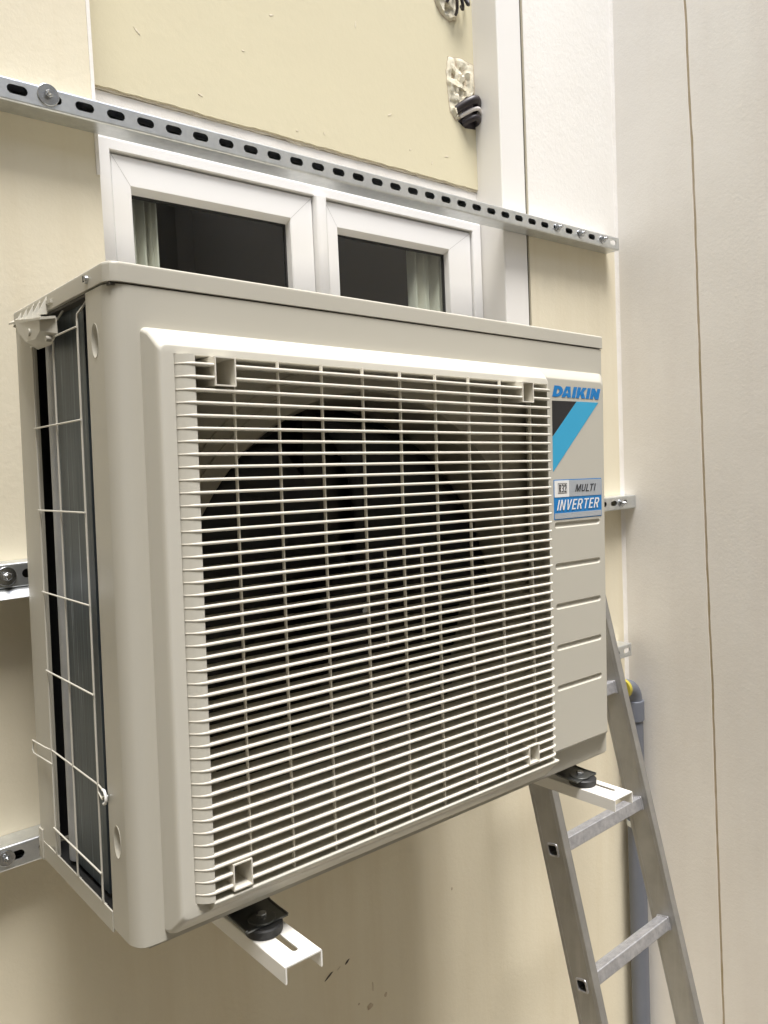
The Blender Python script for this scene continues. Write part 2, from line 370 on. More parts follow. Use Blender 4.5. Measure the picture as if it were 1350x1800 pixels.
# the dim room behind, with curtains
bm = bmesh.new()
box(bm, -.2, 1.7, .83, .85, 0, 2.2); box(bm, -.2, -.18, .82, 2.2, 0, 2.2); bm.free()
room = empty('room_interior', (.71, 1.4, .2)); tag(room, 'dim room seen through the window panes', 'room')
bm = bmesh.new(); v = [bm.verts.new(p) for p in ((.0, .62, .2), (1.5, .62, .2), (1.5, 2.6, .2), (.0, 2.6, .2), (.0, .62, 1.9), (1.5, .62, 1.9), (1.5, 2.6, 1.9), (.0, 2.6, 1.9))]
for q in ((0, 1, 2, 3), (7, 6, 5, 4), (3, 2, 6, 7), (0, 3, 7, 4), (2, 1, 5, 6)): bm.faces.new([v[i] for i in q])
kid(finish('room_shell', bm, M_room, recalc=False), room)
def curtain(x0, x1, y, label):
    bm = bmesh.new(); n = 70; rows = []
    for z in (.35, 1.12):
        rows.append([bm.verts.new((x0 + (x1 - x0) * i / n, y + .012 * math.sin(i * .52 + x0 * 9) + .005 * math.sin(i * 1.3), z)) for i in range(n + 1)])
    for i in range(n): bm.faces.new((rows[0][i], rows[0][i + 1], rows[1][i + 1], rows[1][i]))
    o = finish('curtain', bm, M_curtain, None, 180, recalc=False); md = o.modifiers.new('s', 'SOLIDIFY'); md.thickness = .001
    tag(o, label, 'curtain', 'curtains behind the window'); return o
curtain(.24, .370, .615, 'pale green curtain drawn to the left side behind the left pane')
curtain(1.012, 1.24, .615, 'pale green pleated curtain behind the right end of the right pane')

# ------------------------------------------------------------------ vertical trunking with foam patched pipe holes
dk = empty('cable_trunking', (1.265, .53, .5)); tag(dk, 'tall white square plastic trunking running up the wall right of the window', 'trunking')
bm = bmesh.new(); prism(bm, rrect(1.219, 1.3085, .4865, .60, .004, 3), 'z', .45, 2.75)
bmesh.ops.recalc_face_normals(bm, faces=bm.faces)
o = kid(finish('trunking_body', bm, M_duct, None, 40), dk)
o = kid(BX('trunking_seam', 1.3086, 1.3138, .4905, .60, .45, 2.75, M_gasket), dk)
def foam(name, outline, label, seed):
    """ragged filled hole: broken rim with its shadow painted dark, chunky foam face of facets with pores"""
    root = empty(name, (outline[0][0], .56, outline[0][1])); tag(root, label, 'foam', 'foam plugs beside the trunking')
    cx = sum(p[0] for p in outline) / len(outline); cz = sum(p[1] for p in outline) / len(outline)
    pts = []
    for (x0, z0), (x1, z1) in zip(outline, outline[1:] + outline[:1]):
        for k in range(9):
            t = k / 9; x, z = x0 + (x1 - x0) * t, z0 + (z1 - z0) * t
            n_ = noise.noise(Vector((x * 110, z * 110, seed))) * .0024
            d = Vector((x - cx, z - cz)).normalized() * n_; pts.append((x + d.x, z + d.y))
    bm = bmesh.new(); prism(bm, [(cx + (x - cx) * 1.035, cz + (z - cz) * 1.03 - .0006) for x, z in pts], 'y', .5659, .57)
    kid(finish('shadowed_rim', bm, M_scuff), root)  # dark outline paints the shadow round the broken plaster
    bm = bmesh.new(); N_ = 16; rings = []
    for r in range(N_ + 1):
        q = 1 - r / N_ * .97; ring = []
        for x, z in pts:
            X, Z = cx + (x - cx) * q, cz + (z - cz) * q
            c = noise.cell(Vector((X * 95 + seed, Z * 60, 0))); v = noise.voronoi(Vector((X * 70, Z * 70, seed)))[0][0]
            edge = min(1, (1 - q) * 9)
            y = .5656 - edge * (.0035 + .0045 * c + .004 * noise.noise(Vector((X * 40, Z * 40, seed))) - .003 * max(0, .25 - v))
            ring.append((X, y, Z))
        rings.append(ring)
    loft(bm, rings, (False, True)); kid(finish('foam_face', bm, M_foam, None, 38), root)
    return root
foam('foam_plug', [(1.1275, 1.4830), (1.1200, 1.4500), (1.1220, 1.4050), (1.1290, 1.3560), (1.1480, 1.3400), (1.1640, 1.3480), (1.1720, 1.3800), (1.1980, 1.4000), (1.2170, 1.4200), (1.2170, 1.4880), (1.1700, 1.4930)],
     'chunky cream foam filling a broken hole above a dark bent pipe, beside the white trunking', 3)
foam('foam_plug', [(1.0850, 1.6500), (1.0870, 1.6080), (1.1050, 1.5820), (1.1350, 1.5700), (1.1600, 1.5800), (1.1680, 1.6100), (1.1700, 1.6700), (1.1200, 1.6800)],
     'torn cream foam in a broken hole at the top edge, beside the white trunking', 8)
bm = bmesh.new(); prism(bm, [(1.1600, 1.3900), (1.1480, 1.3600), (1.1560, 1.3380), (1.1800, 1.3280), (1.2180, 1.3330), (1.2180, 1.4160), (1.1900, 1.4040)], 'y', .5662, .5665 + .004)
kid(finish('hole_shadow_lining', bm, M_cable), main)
pp = empty('bent_pipe', (1.19, .55, 1.38)); tag(pp, 'short dark bent pipe with white tape coming out of the foam', 'pipe')
bm = bmesh.new(); tube(bm, [(1.150 + .075 * t, .570 - .030 * math.sin(PI * t) - .002, 1.364 + .026 * math.sin(PI * t * .8)) for t in [i / 12 for i in range(13)]], .0105, 14)
kid(finish('dark_sleeve', bm, M_cable, None, 60), pp)
bm = bmesh.new(); tube(bm, [(1.160 + .07 * t, .566 - .027 * math.sin(PI * t) - .002, 1.350 + .020 * math.sin(PI * t * .8)) for t in [i / 12 for i in range(13)]], .0048, 12)
kid(finish('white_tape', bm, M_tape, None, 60), pp)
bm = bmesh.new(); tube(bm, [(1.17 + .055 * t, .566 - .022 * math.sin(PI * t), 1.336 + .016 * math.sin(PI * t * .8)) for t in [i / 12 for i in range(13)]], .008, 12)
kid(finish('dark_sleeve', bm, M_cable, None, 60), pp)
tp = empty('cable_bundle', (1.15, .55, 1.62)); tag(tp, 'small black cables poking from the topmost foam lump', 'cable')
for k in range(3):
    bm = bmesh.new(); tube(bm, [(1.12 + .02 * k + .03 * t, .556 - .018 * math.sin(PI * t), 1.605 + .012 * k + .02 * math.sin(5 * t + k)) for t in [i / 8 for i in range(9)]], .004, 8)
    kid(finish('cable', bm, M_cable, None, 60), tp)

# ------------------------------------------------------------------ slotted mounting rails
def slot_cell(bm, x0, x1, z0, z1, yf, yb, cx, cz, hw, hh):
    """flat plate cell with a stadium hole"""
    angs = set(2 * PI * k / 28 for k in range(28))
    for X, Z in ((x0, z0), (x1, z0), (x1, z1), (x0, z1)): angs.add(math.atan2(Z - cz, X - cx) % (2 * PI))
    angs = sorted(angs); outer, inner = [], []
    s = hw - hh
    for a in angs:
        c, d = math.cos(a), math.sin(a)
        t = min([((x1 - cx) / c if c > 1e-9 else (x0 - cx) / c if c < -1e-9 else 1e9), ((z1 - cz) / d if d > 1e-9 else (z0 - cz) / d if d < -1e-9 else 1e9)])
        outer.append((cx + c * t, cz + d * t))
        t = hh / abs(d) if abs(d) > 1e-9 else 1e9
        if abs(c * t) > s:
            sx = math.copysign(s, c); bq = c * sx; t = bq + math.sqrt(max(bq * bq - s * s + hh * hh, 0))
        inner.append((cx + c * t, cz + d * t))
    n = len(angs)
    def ring(pts, y): return [bm.verts.new((p[0], y, p[1])) for p in pts]
    of, inf, ob, inb = ring(outer, yf), ring(inner, yf), ring(outer, yb), ring(inner, yb)
    for k in range(n):
        j = (k + 1) % n
        bm.faces.new((of[k], of[j], inf[j], inf[k])); bm.faces.new((ob[j], ob[k], inb[k], inb[j])); bm.faces.new((inf[k], inf[j], inb[j], inb[k]))
def rail(x0, x1, zc, slots, loc_label, bolts, hh=.0068, hw=.0148, h=.0345, yf=.4414, lip_to=None, washer=.009):
    root = empty('mounting_rail', ((x0 + x1) / 2, YW, zc)); tag(root, loc_label, 'rail', 'slotted steel rails on the wall')
    t = .002; r = .0035; z0, z1 = zc - h / 2, zc + h / 2
    bm = bmesh.new(); lo = x0
    for i, cx in enumerate(slots):
        hi = (cx + slots[i + 1]) / 2 if i + 1 < len(slots) else x1
        slot_cell(bm, lo, hi, z0 + r, z1 - r, yf, yf + t, cx, zc + .001, hw, hh); lo = hi
    bmesh.ops.remove_doubles(bm, verts=bm.verts, dist=1e-6)
    kid(finish('slotted_web', bm, M_zinc), root)
    for s in (1, -1):                                # bend and flange, top then bottom
        ze = z1 if s > 0 else z0; prof = []
        for k in range(7):
            a = PI / 2 * k / 6; prof.append((yf + r - r * math.cos(a), ze - s * r + s * r * math.sin(a)))
        prof += [(YW - .0005, ze)]
        inn = [(YW - .0005, ze - s * t)]
        for k in range(7):
            a = PI / 2 * (6 - k) / 6; q = r - t; inn.append((yf + r - q * math.cos(a), ze - s * r + s * q * math.sin(a)))
        bm = bmesh.new(); prism(bm, prof + inn, 'x', x0, x1); kid(finish('flange', bm, M_zinc, None, 35), root)
    kid(BX('rail_shade_plate', x0, slots[-2] + .02, YW - .0045, YW - .002, z0 + t + .0002, z1 - t - .0002, M_railshade), root)  # added dark plate, keeps the slots as dark as a shaded channel
    if lip_to is not None:
        bm = bmesh.new(); prism(bm, [(yf - .014, z0 - .0145), (yf - .0125, z0 - .012), (yf - .004, z0 - .0045), (yf + .002, z0 - .0005), (yf + .02, z0 - .0005), (yf + .02, z0 - .0025), (yf + .003, z0 - .003)], 'x', x0, lip_to)
        kid(finish('folded_lip', bm, M_zinc, None, 50), root)
    for b in bolts: hexbolt(root, (b[0], yf - .0003, b[1]), (0, -1, 0), b[2], True, b[3])
    bpy.context.view_layer.update()
    return root
S0, SP = .0780, .0498
top_slots = [S0 + SP * i for i in range(-14, 32)]
r1 = rail(-.66, 1.6497, 1.0833, top_slots, 'long slotted galvanised rail across the top of the window, above the air conditioner',
          [(.1222, 1.0885, 1.05, .0155), (1.3733, 1.085, 1.25, .0088), (1.4713, 1.085, 1.25, .0088), (1.5711, 1.085, 1.25, .0088)])
mid_slots = [.05 + .0498 * i for i in range(-14, 34) if .05 + .0498 * i < 1.69]
r2 = rail(-.66, 1.701, .3675, mid_slots, 'middle slotted rail, its ends showing either side of the air conditioner at mid height', [(.013, .3672, 1.15, .0125), (1.628, .3675, 1.35, .009)], h=.037, lip_to=.3)
low_slots = [-.005 + .0498 * i for i in range(-13, 34) if -.005 + .0498 * i < 1.65]
r3 = rail(-.66, 1.6625, -.055, low_slots, 'lowest slotted rail, left end showing below the unit and right end behind the ladder', [(-.016, -.0535, .95, .0125)], h=.037)

# ------------------------------------------------------------------ the air conditioner (own frame, tilted with the wall rails)
ac = empty('air_conditioner', (0, 0, 0), (0, TILT, 0)); tag(ac, 'large beige outdoor air conditioner with a slatted fan grille and blue maker logo', 'air conditioner')
W, D, H = .882, .318, .734
CAPZ = .7125
prof_l = [(.0, .0633), (.0, .022), (.0008, .0165), (.003, .0105), (.0065, .005), (.011, .0017), (.017, .0004), (.024, 0.0)]
# front panel: closed bent sheet
outer = prof_l + [(W - .006, 0), (W - .002, .001), (W, .005), (W, .05)]
t = .0015
inner = [(W - t, .05), (W - t, .006), (W - .006, t), (.024, t), (.017, t + .0004), (.0118, .003), (.0076, .0062), (.0043, .0115), (.0023, .017), (t, .022), (t, .0633)]
bm = bmesh.new(); prism(bm, outer + inner, 'z', -.0045, .7105)
fp = finish('front_panel', bm, M_unit, ac)
def dimple_cut(z):
    bm = bmesh.new(); loft(bm, [[(x, .0405 + .0094 * math.cos(a), z + .0186 * math.sin(a)) for a in [2 * PI * (i + .37) / 28 for i in range(28)]] for x in (-.011, .0137)], (True, True))
    bmesh.ops.recalc_face_normals(bm, faces=bm.faces); return finish('cut', bm, M_unit)
boolean(fp, [dimple_cut(.656)])
boolean(fp, [dimple_cut(.1035)])
bm = bmesh.new(); box(bm, .075, .672, -.02, .02, .04, .637); c1 = finish('cut', bm, M_unit)
boolean(fp, [c1]); resmooth(fp, 28)
# dimples on the left flank
def dimple(z):
    bm = bmesh.new(); rings = []
    for k in range(7):
        q = k / 6; rr = 1 - q * .9; dep = .0075 * math.sin(q * PI / 2)
        rings.append([(-.0004 + dep * 1.0, .0405 + .0095 * rr * math.cos(a), z + .0185 * rr * math.sin(a)) for a in [2 * PI * i / 28 for i in range(28)]])
    rings.insert(0, [(.0006, .0405 + .0102 * math.cos(a), z + .0192 * math.sin(a)) for a in [2 * PI * i / 28 for i in range(28)]])
    loft(bm, rings, (False, True)); return finish('screw_dimple', bm, M_unit, ac, 60)
dimple(.656); dimple(.1035)
# back post on the left side, right side panel, rear panel, base pan
bm = bmesh.new(); prism(bm, [(.0, .2875), (.0, D), (.03, D), (.03, D - .0015), (.0015, D - .0015), (.0015, .2885), (.0075, .2680), (.0095, .2680), (.0095, .2665), (.006, .2665)], 'z', .004, CAPZ)
finish('rear_post', bm, M_unit, ac, 30)
BX('side_panel', W - .0014, W, .0505, D, .004, CAPZ, M_unit, ac)
BX('inner_back', .11, W - .002, .19, .192, .01, .71, M_inner, ac)
BX('inner_partition', .70, .702, .004, .189, .01, .71, M_inner, ac)
bm = bmesh.new(); box(bm, .0012, W - .002, .066, D - .001, -.009, .003); box(bm, .016, W - .002, .004, .0658, -.0085, .003); box(bm, -.0008, .001, .064, D - .002, -.0092, .0145)
finish('base_pan', bm, M_unit, ac)
bm = bmesh.new(); box(bm, -.0022, .012, D - .012, D + .003, -.012, .03, .001); finish('corner_clip', bm, M_unit, ac, 30)
# top cover with folded rim
def plan(e, z):
    p = [(-e, D + e), (-e, .0135), (-e + .0012, .0088), (.0035, .0035 - e), (.0088, .0006 - e), (.014, -e), (W - .002, -e), (W + e, .003), (W + e, D + e)]
    return [(x, y, z) for x, y in p]
bm = bmesh.new(); loft(bm, [plan(.0012, CAPZ), plan(.0015, CAPZ + .0006), plan(.0015, H - .0042), plan(.0009, H - .0018), plan(-.0006, H - .0004), plan(-.0025, H)], (True, True))
finish('top_cover', bm, M_unit, ac, 32)
BX('cover_gap', .003, W - .003, .003, D - .004, .709, .7135, M_inner, ac)
# cover screw
bm = bmesh.new(); lathe(bm, [(.0001, .0045), (.0022, .0043), (.0042, .003), (.0045, .001), (.0045, 0)], (-.0014, .0524, .7229), (-1, 0, 0), 16); s_ = finish('cover_screw', bm, M_bolt, ac, 30)
BX('screw_slot', -.0062, -.0056, .0516, .0532, .7195, .7263, M_gasket, s_)
# condenser coil, bend at the rear
bm = bmesh.new(); X0 = .014
cp = [(X0 + .02, .109)] + [(X0, .109 + .108 * i / 6) for i in range(0, 7)] + [(X0 + .030 * (1 - math.cos(a)), .217 + .030 * math.sin(a)) for a in [PI / 2 * k / 8 for k in range(1, 9)]] + [(X0 + .05, .247)]
r0 = [bm.verts.new((x, y, .012)) for x, y in cp]; r1_ = [bm.verts.new((x, y, .709)) for x, y in cp]
for i in range(len(cp) - 1): bm.faces.new((r0[i], r0[i + 1], r1_[i + 1], r1_[i]))
co = finish('condenser_coil', bm, M_fins, ac, 60, recalc=False)
M_bendfin = mat('coil_bend_metal', (.42, .43, .44), .45, metal=.4, noise_amt=.9, noise_scale=30, col2=(.32, .33, .34), streak=((.35, .36, .37), (120, 120, 6), .5, .8, .7))
bm = bmesh.new(); tube(bm, [(.0230, .2290, .012), (.0230, .2290, .709)], .0140, 20); finish('coil_end_tube', bm, M_bendfin, ac, 60)
BX('void_panel', .06, .062, .20, D - .006, .01, .709, M_black, ac)  # void panels are dark sheets standing in for unlit space round the coil
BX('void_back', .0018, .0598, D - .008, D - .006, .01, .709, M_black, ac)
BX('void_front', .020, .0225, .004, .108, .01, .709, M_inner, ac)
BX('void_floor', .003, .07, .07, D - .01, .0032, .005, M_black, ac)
# wire guard
gd = M_plast
rows = [.6775, .5740, .4695, .3640, .2610, .1550, .0520]; ys = (.2490, .1700, .0880)
for k, z in enumerate(rows):
    bm = bmesh.new()
    if k == 5: tube(bm, [(-.003, .2500 + .070, z - .006), (-.006, .2500 + .064, z - .001), (-.004, .2680, z), (-.001, .25, z), (-.001, .088, z), (-.002, .074, z - .001)], .0011, 8)
    else: tube(bm, [(-.0032, .2500, z), (-.0032, .0855, z)], .0011, 8)
    finish('guard_wire', bm, gd, ac, 60)
bm = bmesh.new(); tube(bm, [(-.003, .320, .149), (-.005, .3195, .140), (-.005, .314, .136), (-.004, .280, .137), (-.002, .248, .137)], .0011, 8); finish('guard_wire', bm, gd, ac, 60)
bm = bmesh.new(); tube(bm, [(-.001, .090, .147), (-.003, .074, .144), (-.004, .068, .145), (-.004, .066, .149)], .0011, 8); finish('guard_wire', bm, gd, ac, 60)
for k, y in enumerate(ys):
    top = [(-.0012, y, .6775)] if k == 0 else [(.008, y - .012, .709), (.003, y - .010, .700), (-.0010, y - .001, .692), (-.0012, y, .684)]
    bm = bmesh.new(); tube(bm, top + [(-.0012, y, .3), (-.0012, y + .001, .020), (-.0005, y + .001, .0152), (.0022, y + .001, .012)], .0013, 8); finish('guard_wire', bm, gd, ac, 60)
bm = bmesh.new(); lathe(bm, [(.0001, .003), (.003, .0028), (.0046, .0015), (.0046, 0)], (-.001, .0628, .1474), (-1, 0, 0), 16); hs = finish('hook_screw', bm, M_bolt, ac, 30)
bm = bmesh.new(); tube(bm, [(-.003, .070, .155), (-.0035, .064, .1555), (-.004, .0595, .152), (-.004, .0585, .147), (-.004, .061, .142), (-.004, .066, .1405)], .0017, 8); finish('hook_end', bm, M_lightp, ac, 60)
# plastic carrying handle / sensor hood at the rear top
bm = bmesh.new()
prism(bm, [(.1640, .7225), (.298, .7285), (.298, .7205), (.1640, .7185)], 'x', -.0045, -.0015)
hd = finish('carry_handle', bm, M_unit, ac, 30)
bm = bmesh.new(); A = [(-.0035, .2950, .7215), (-.0035, .150, .7005), (-.019, .158, .6985), (-.016, .292, .7135)]
B = [(x, y, z - .0028) for x, y, z in A]; loft(bm, [A, B], (True, True)); finish('handle_ledge', bm, M_unit, hd)
bm = bmesh.new(); loft(bm, [[(-.002, y, z) for y, z in ((.152, .699), (.150, .680), (.175, .670), (.225, .671), (.262, .690), (.283, .716))], [(-.017, y, z) for y, z in ((.166, .699), (.168, .684), (.185, .677), (.222, .679), (.252, .696), (.266, .713))]], (True, True))
finish('handle_cup', bm, M_unit, hd, 30)
for q in range(5):
    y = .180 + .024 * q; bm = bmesh.new()
    prism(bm, [(-.003, .7285), (-.003, .7075), (-.015, .7060)], 'y', y, y + .0025); finish('handle_rib', bm, M_plast, hd)
bm = bmesh.new(); cyl(bm, (-.016, .205, .688), (-1, 0, 0), .0045, .003, 16); finish('handle_boss', bm, M_unit, hd, 30)
bm = bmesh.new(); cyl(bm, (-.006, .163, .675), (-1, 0, 0), .0035, .006, 14); finish('handle_boss', bm, M_unit, hd, 30)

# ---- raised grille frame
def ring4(x0, x1, z0, z1, y, r): return [(p[0], y, p[1]) for p in rrect(x0, x1, z0, z1, r)]
FY = -.032
bm = bmesh.new()
loft(bm, [ring4(.0330, .6920, .0030, .6675, .0006, .006), ring4(.0332, .6918, .0035, .6670, -.004, .006), ring4(.0348, .6910, .0060, .6640, -.0120, .007), ring4(.0365, .6900, .0160, .6545, -.0235, .008),
          ring4(.0378, .6890, .0215, .6495, -.0285, .008), ring4(.0395, .6878, .0255, .6465, -.0312, .008), ring4(.0415, .6862, .0275, .6445, FY, .008),
          ring4(.0550, .6840, .0405, .6372, FY, .001), ring4(.0552, .6838, .0410, .6367, FY + .0015, .001), ring4(.0552, .6838, .0410, .6367, -.002, .001)])
finish('grille_frame', bm, M_plast, ac, 34)
# left return strip the slats run onto
GY = -.0445
path = [(.0555, FY + .001), (.0575, FY - .0015), (.0610, FY - .0060), (.0655, FY - .0095), (.0710, GY + .0010), (.0735, GY + .0010)]
bm = bmesh.new(); prism(bm, path + [(.0735, FY + .004), (.0555, FY + .004)], 'z', .0412, .6365); finish('grille_side_strip', bm, M_plast, ac, 50)
bm = bmesh.new(); prism(bm, [(FY + .001, .0270), (FY - .0020, .0285), (FY - .0075, .0330), (GY + .0015, .0368), (GY + .0002, .0390), (GY + .0002, .0400), (GY + .0009, .0411), (FY + .012, .0409), (FY + .012, .0300)], 'x', .0715, .6835)
finish('grille_bottom_rim', bm, M_plast, ac, 40)
# fan clips (square sockets)
CL = [(.0955, .1215, .6040, .6360), (.6085, .6345, .6055, .6365), (.0952, .1198, .0450, .0755), (.6085, .6325, .0525, .0812)]
for i, (x0, x1, z0, z1) in enumerate(CL):
    bm = bmesh.new(); y0 = GY - .001; y1 = -.003; k = .0016
    loft(bm, [ring4(x0, x1, z0, z1, y1, .0006), ring4(x0, x1, z0, z1, y0, .0006), ring4(x0 + k, x1 - k, z0 + k, z1 - k, y0, .0004), ring4(x0 + k, x1 - k, z0 + k, z1 - k, y1 - .002, .0004)], (True, True))
    finish('clip_socket', bm, M_slat, ac, 30)
# slats
PITCH = .0137; Z0 = .6264
sec = [(-.0002, -.0017), (-.0008, -.0012), (-.001, 0), (-.0008, .0012), (-.0002, .0017), (.004, .0015), (.0215, .0007), (.0215, -.0007), (.004, -.0015)]
sec = [(d + .001, z) for d, z in sec]
def slat_mesh(name, spans):
    bm = bmesh.new()
    for (a, b, lc, rc) in spans:
        pts = []
        if lc: pts += [(.0557, FY - .0002, .15), (.0575, FY - .0021, .3), (.0610, FY - .0066, .45), (.0655, FY - .0102, .7), (.0710, GY + .0001, 1)]
        pts += [(a if not lc else .0740, GY, 1), (b if not rc else .6700, GY, 1)]
        if rc: pts += [(.6760, GY + .0012, 1), (.6810, GY + .0050, 1), (.6832, GY + .010, .9), (.6840, FY + .001, .6)]
        rings = []
        for (x, y, s) in pts:
            rings.append([(x, y + max(d, -.001) * s, z * (s ** .7)) for d, z in sec])
        loft(bm, rings, (True, True))
    bmesh.ops.recalc_face_normals(bm, faces=bm.faces)
    me = bpy.data.meshes.new(name); bm.to_mesh(me); bm.free(); me.materials.append(M_slat)
    for p in me.polygons: p.use_smooth = True
    me.set_sharp_from_angle(angle=math.radians(50)); return me
full = slat_mesh('slat_full', [(.074, .670, True, True)])
br_t = slat_mesh('slat_split_top', [(.074, .0956, True, False), (.1214, .6086, False, False), (.6344, .670, False, True)])
br_b = slat_mesh('slat_split_bottom', [(.074, .0953, True, False), (.1197, .6086, False, False), (.6324, .670, False, True)])
br_b2 = slat_mesh('slat_split_left', [(.074, .0953, True, False), (.1197, .670, False, True)])
br_b3 = slat_mesh('slat_split_right', [(.074, .6086, True, False), (.6324, .670, False, True)])
for i in range(43):
    z = Z0 - i * PITCH
    me = br_t if i < 2 else full
    inl, inr = .044 < z < .0765, .0515 < z < .082
    if i > 30: me = br_b if inl and inr else br_b2 if inl else br_b3 if inr else full
    o = bpy.data.objects.new('slat', me); C.objects.link(o); o.parent = ac; o.location = (0, 0, z)
ribx = [.1225, .1805, .2425, .3060, .3690, .4330, .4985, .5650, .6335]
def rib(x, z0, z1): return BX('rib', x - .0007, x + .0007, GY + .0050, GY + .0095, z0, z1, M_slat, ac)
for x in ribx:
    z1 = .6372 if not (.09 < x < .13 or x > .6) else .6040
    z0 = .0405 if not (.09 < x < .13 or x > .6) else .079
    rib(x, z0, z1)
for x in (.3360, .4010): rib(x, .2790, .4075)
# ---- fan, bell mouth
cxf, czf, rf = .366, .313, .298
bm = bmesh.new(); n = 72; PY = .012
out_, in_, in2, in3 = [], [], [], []
angs = sorted([2 * PI * k / n for k in range(n)] + [math.atan2(dz, dx) % (2 * PI) for dx, dz in ((.70 - cxf, .70 - czf), (.02 - cxf, .70 - czf), (.02 - cxf, .005 - czf), (.70 - cxf, .005 - czf))])
prof = [(1.014, PY), (1.008, PY + .002), (1.0, PY + .008), (.985, PY + .02), (.98, PY + .05), (.98, PY + .13)]
rings = []
for a in angs:
    c, s = math.cos(a), math.sin(a)
    t_ = min((.70 - cxf) / c if c > 1e-9 else (.02 - cxf) / c if c < -1e-9 else 1e9, (.70 - czf) / s if s > 1e-9 else (.005 - czf) / s if s < -1e-9 else 1e9)
    out_.append((cxf + c * t_, PY, czf + s * t_))
for k, y in prof: rings.append([(cxf + rf * k * math.cos(a), y, czf + rf * k * math.sin(a)) for a in angs])
loft(bm, [out_] + rings); finish('bell_mouth', bm, M_in, ac, 40)
for rr_ in (1.09, 1.15):                       # moulded arcs on the shroud
    bm = bmesh.new(); tube(bm, [(cxf + rf * rr_ * math.cos(a), PY - .0005, czf + rf * rr_ * math.sin(a)) for a in [math.radians(100 + 2.5 * k) for k in range(31)]], .0012, 6)
    finish('shroud_bead', bm, M_in, ac, 60)
fan = M_black
bm = bmesh.new(); lathe(bm, [(.0001, -.004), (.035, -.002), (.06, .006), (.066, .02), (.066, .075)], (cxf, .055, czf), (0, 1, 0), 36); hub = finish('fan_hub', bm, fan, ac, 50)
bm = bmesh.new(); lathe(bm, [(.0001, -.012), (.006, -.012), (.007, -.006), (.007, 0)], (cxf, .055, czf), (0, 1, 0), 6); finish('hub_nut', bm, M_bolt, hub, 30)
for b in range(3):
    bm = bmesh.new(); G = []
    for i in range(13):
        q = i / 12; r = .062 + (.280 - .062) * q; span = math.radians(70 + 28 * q); off = math.radians(120 * b + 25 + 22 * q)
        G.append([bm.verts.new((cxf + r * math.cos(off + span * (j / 12 - .5)), .085 + .07 * (j / 12 - .5) * (1.05 - .4 * q) + .01 * math.sin(PI * j / 12), czf + r * math.sin(off + span * (j / 12 - .5)))) for j in range(13)])
    for i in range(12):
        for j in range(12): bm.faces.new((G[i][j], G[i + 1][j], G[i + 1][j + 1], G[i][j + 1]))
    o = finish('fan_blade', bm, fan, ac, 80, recalc=False); md = o.modifiers.new('s', 'SOLIDIFY'); md.thickness = .003
BX('motor_mount', cxf - .03, cxf + .03, .14, .155, .02, .70, M_inner, ac)

# ---- right terminal cover with grooves, logo and sticker
RY = -.020
bm = bmesh.new()
loft(bm, [ring4(.6890, .8790, .0320, .6680, .0005, [.012, .002, .002, .002]), ring4(.6890, .8770, .0325, .6675, -.003, [.012, .002, .002, .002]), ring4(.6890, .8640, .0360, .6590, -.0125, [.011, .002, .002, .002]),
          ring4(.6890, .8550, .0395, .6520, -.0180, [.01, .002, .002, .002]), ring4(.6890, .8510, .0425, .6480, RY, [.009, .002, .002, .002])], (True, True))
rp = finish('terminal_cover', bm, M_unit, ac)
cuts = []
for z in (.4125, .3455, .2795, .2115, .1445):
    bm = bmesh.new(); o_ = rrect(.7135, .8385, z - .0052, z + .0052, .0051, 5); i_ = rrect(.7160, .8360, z - .0027, z + .0027, .0026, 5)
    loft(bm, [[(x, RY - .003, zz) for x, zz in o_], [(x, RY - .0002, zz) for x, zz in o_], [(x, RY + .0026, zz) for x, zz in i_]], (True, True))
    bmesh.ops.recalc_face_normals(bm, faces=bm.faces); cuts.append(finish('cut', bm, M_unit))
boolean(rp, cuts); resmooth(rp, 32)
def flat(name, pts, y, m, parent):
    bm = bmesh.new(); prism(bm, pts, 'y', y, y + .0012); return finish(name, bm, m, parent)
def R_(x0, z0, x1, z1): return [(x0, z0), (x1, z0), (x1, z1), (x0, z1)]
def arc(cx, cz, rx, rz, a0, a1, n=8): return [(cx + rx * math.cos(math.radians(a0 + (a1 - a0) * k / n)), cz + rz * math.sin(math.radians(a0 + (a1 - a0) * k / n))) for k in range(n + 1)]
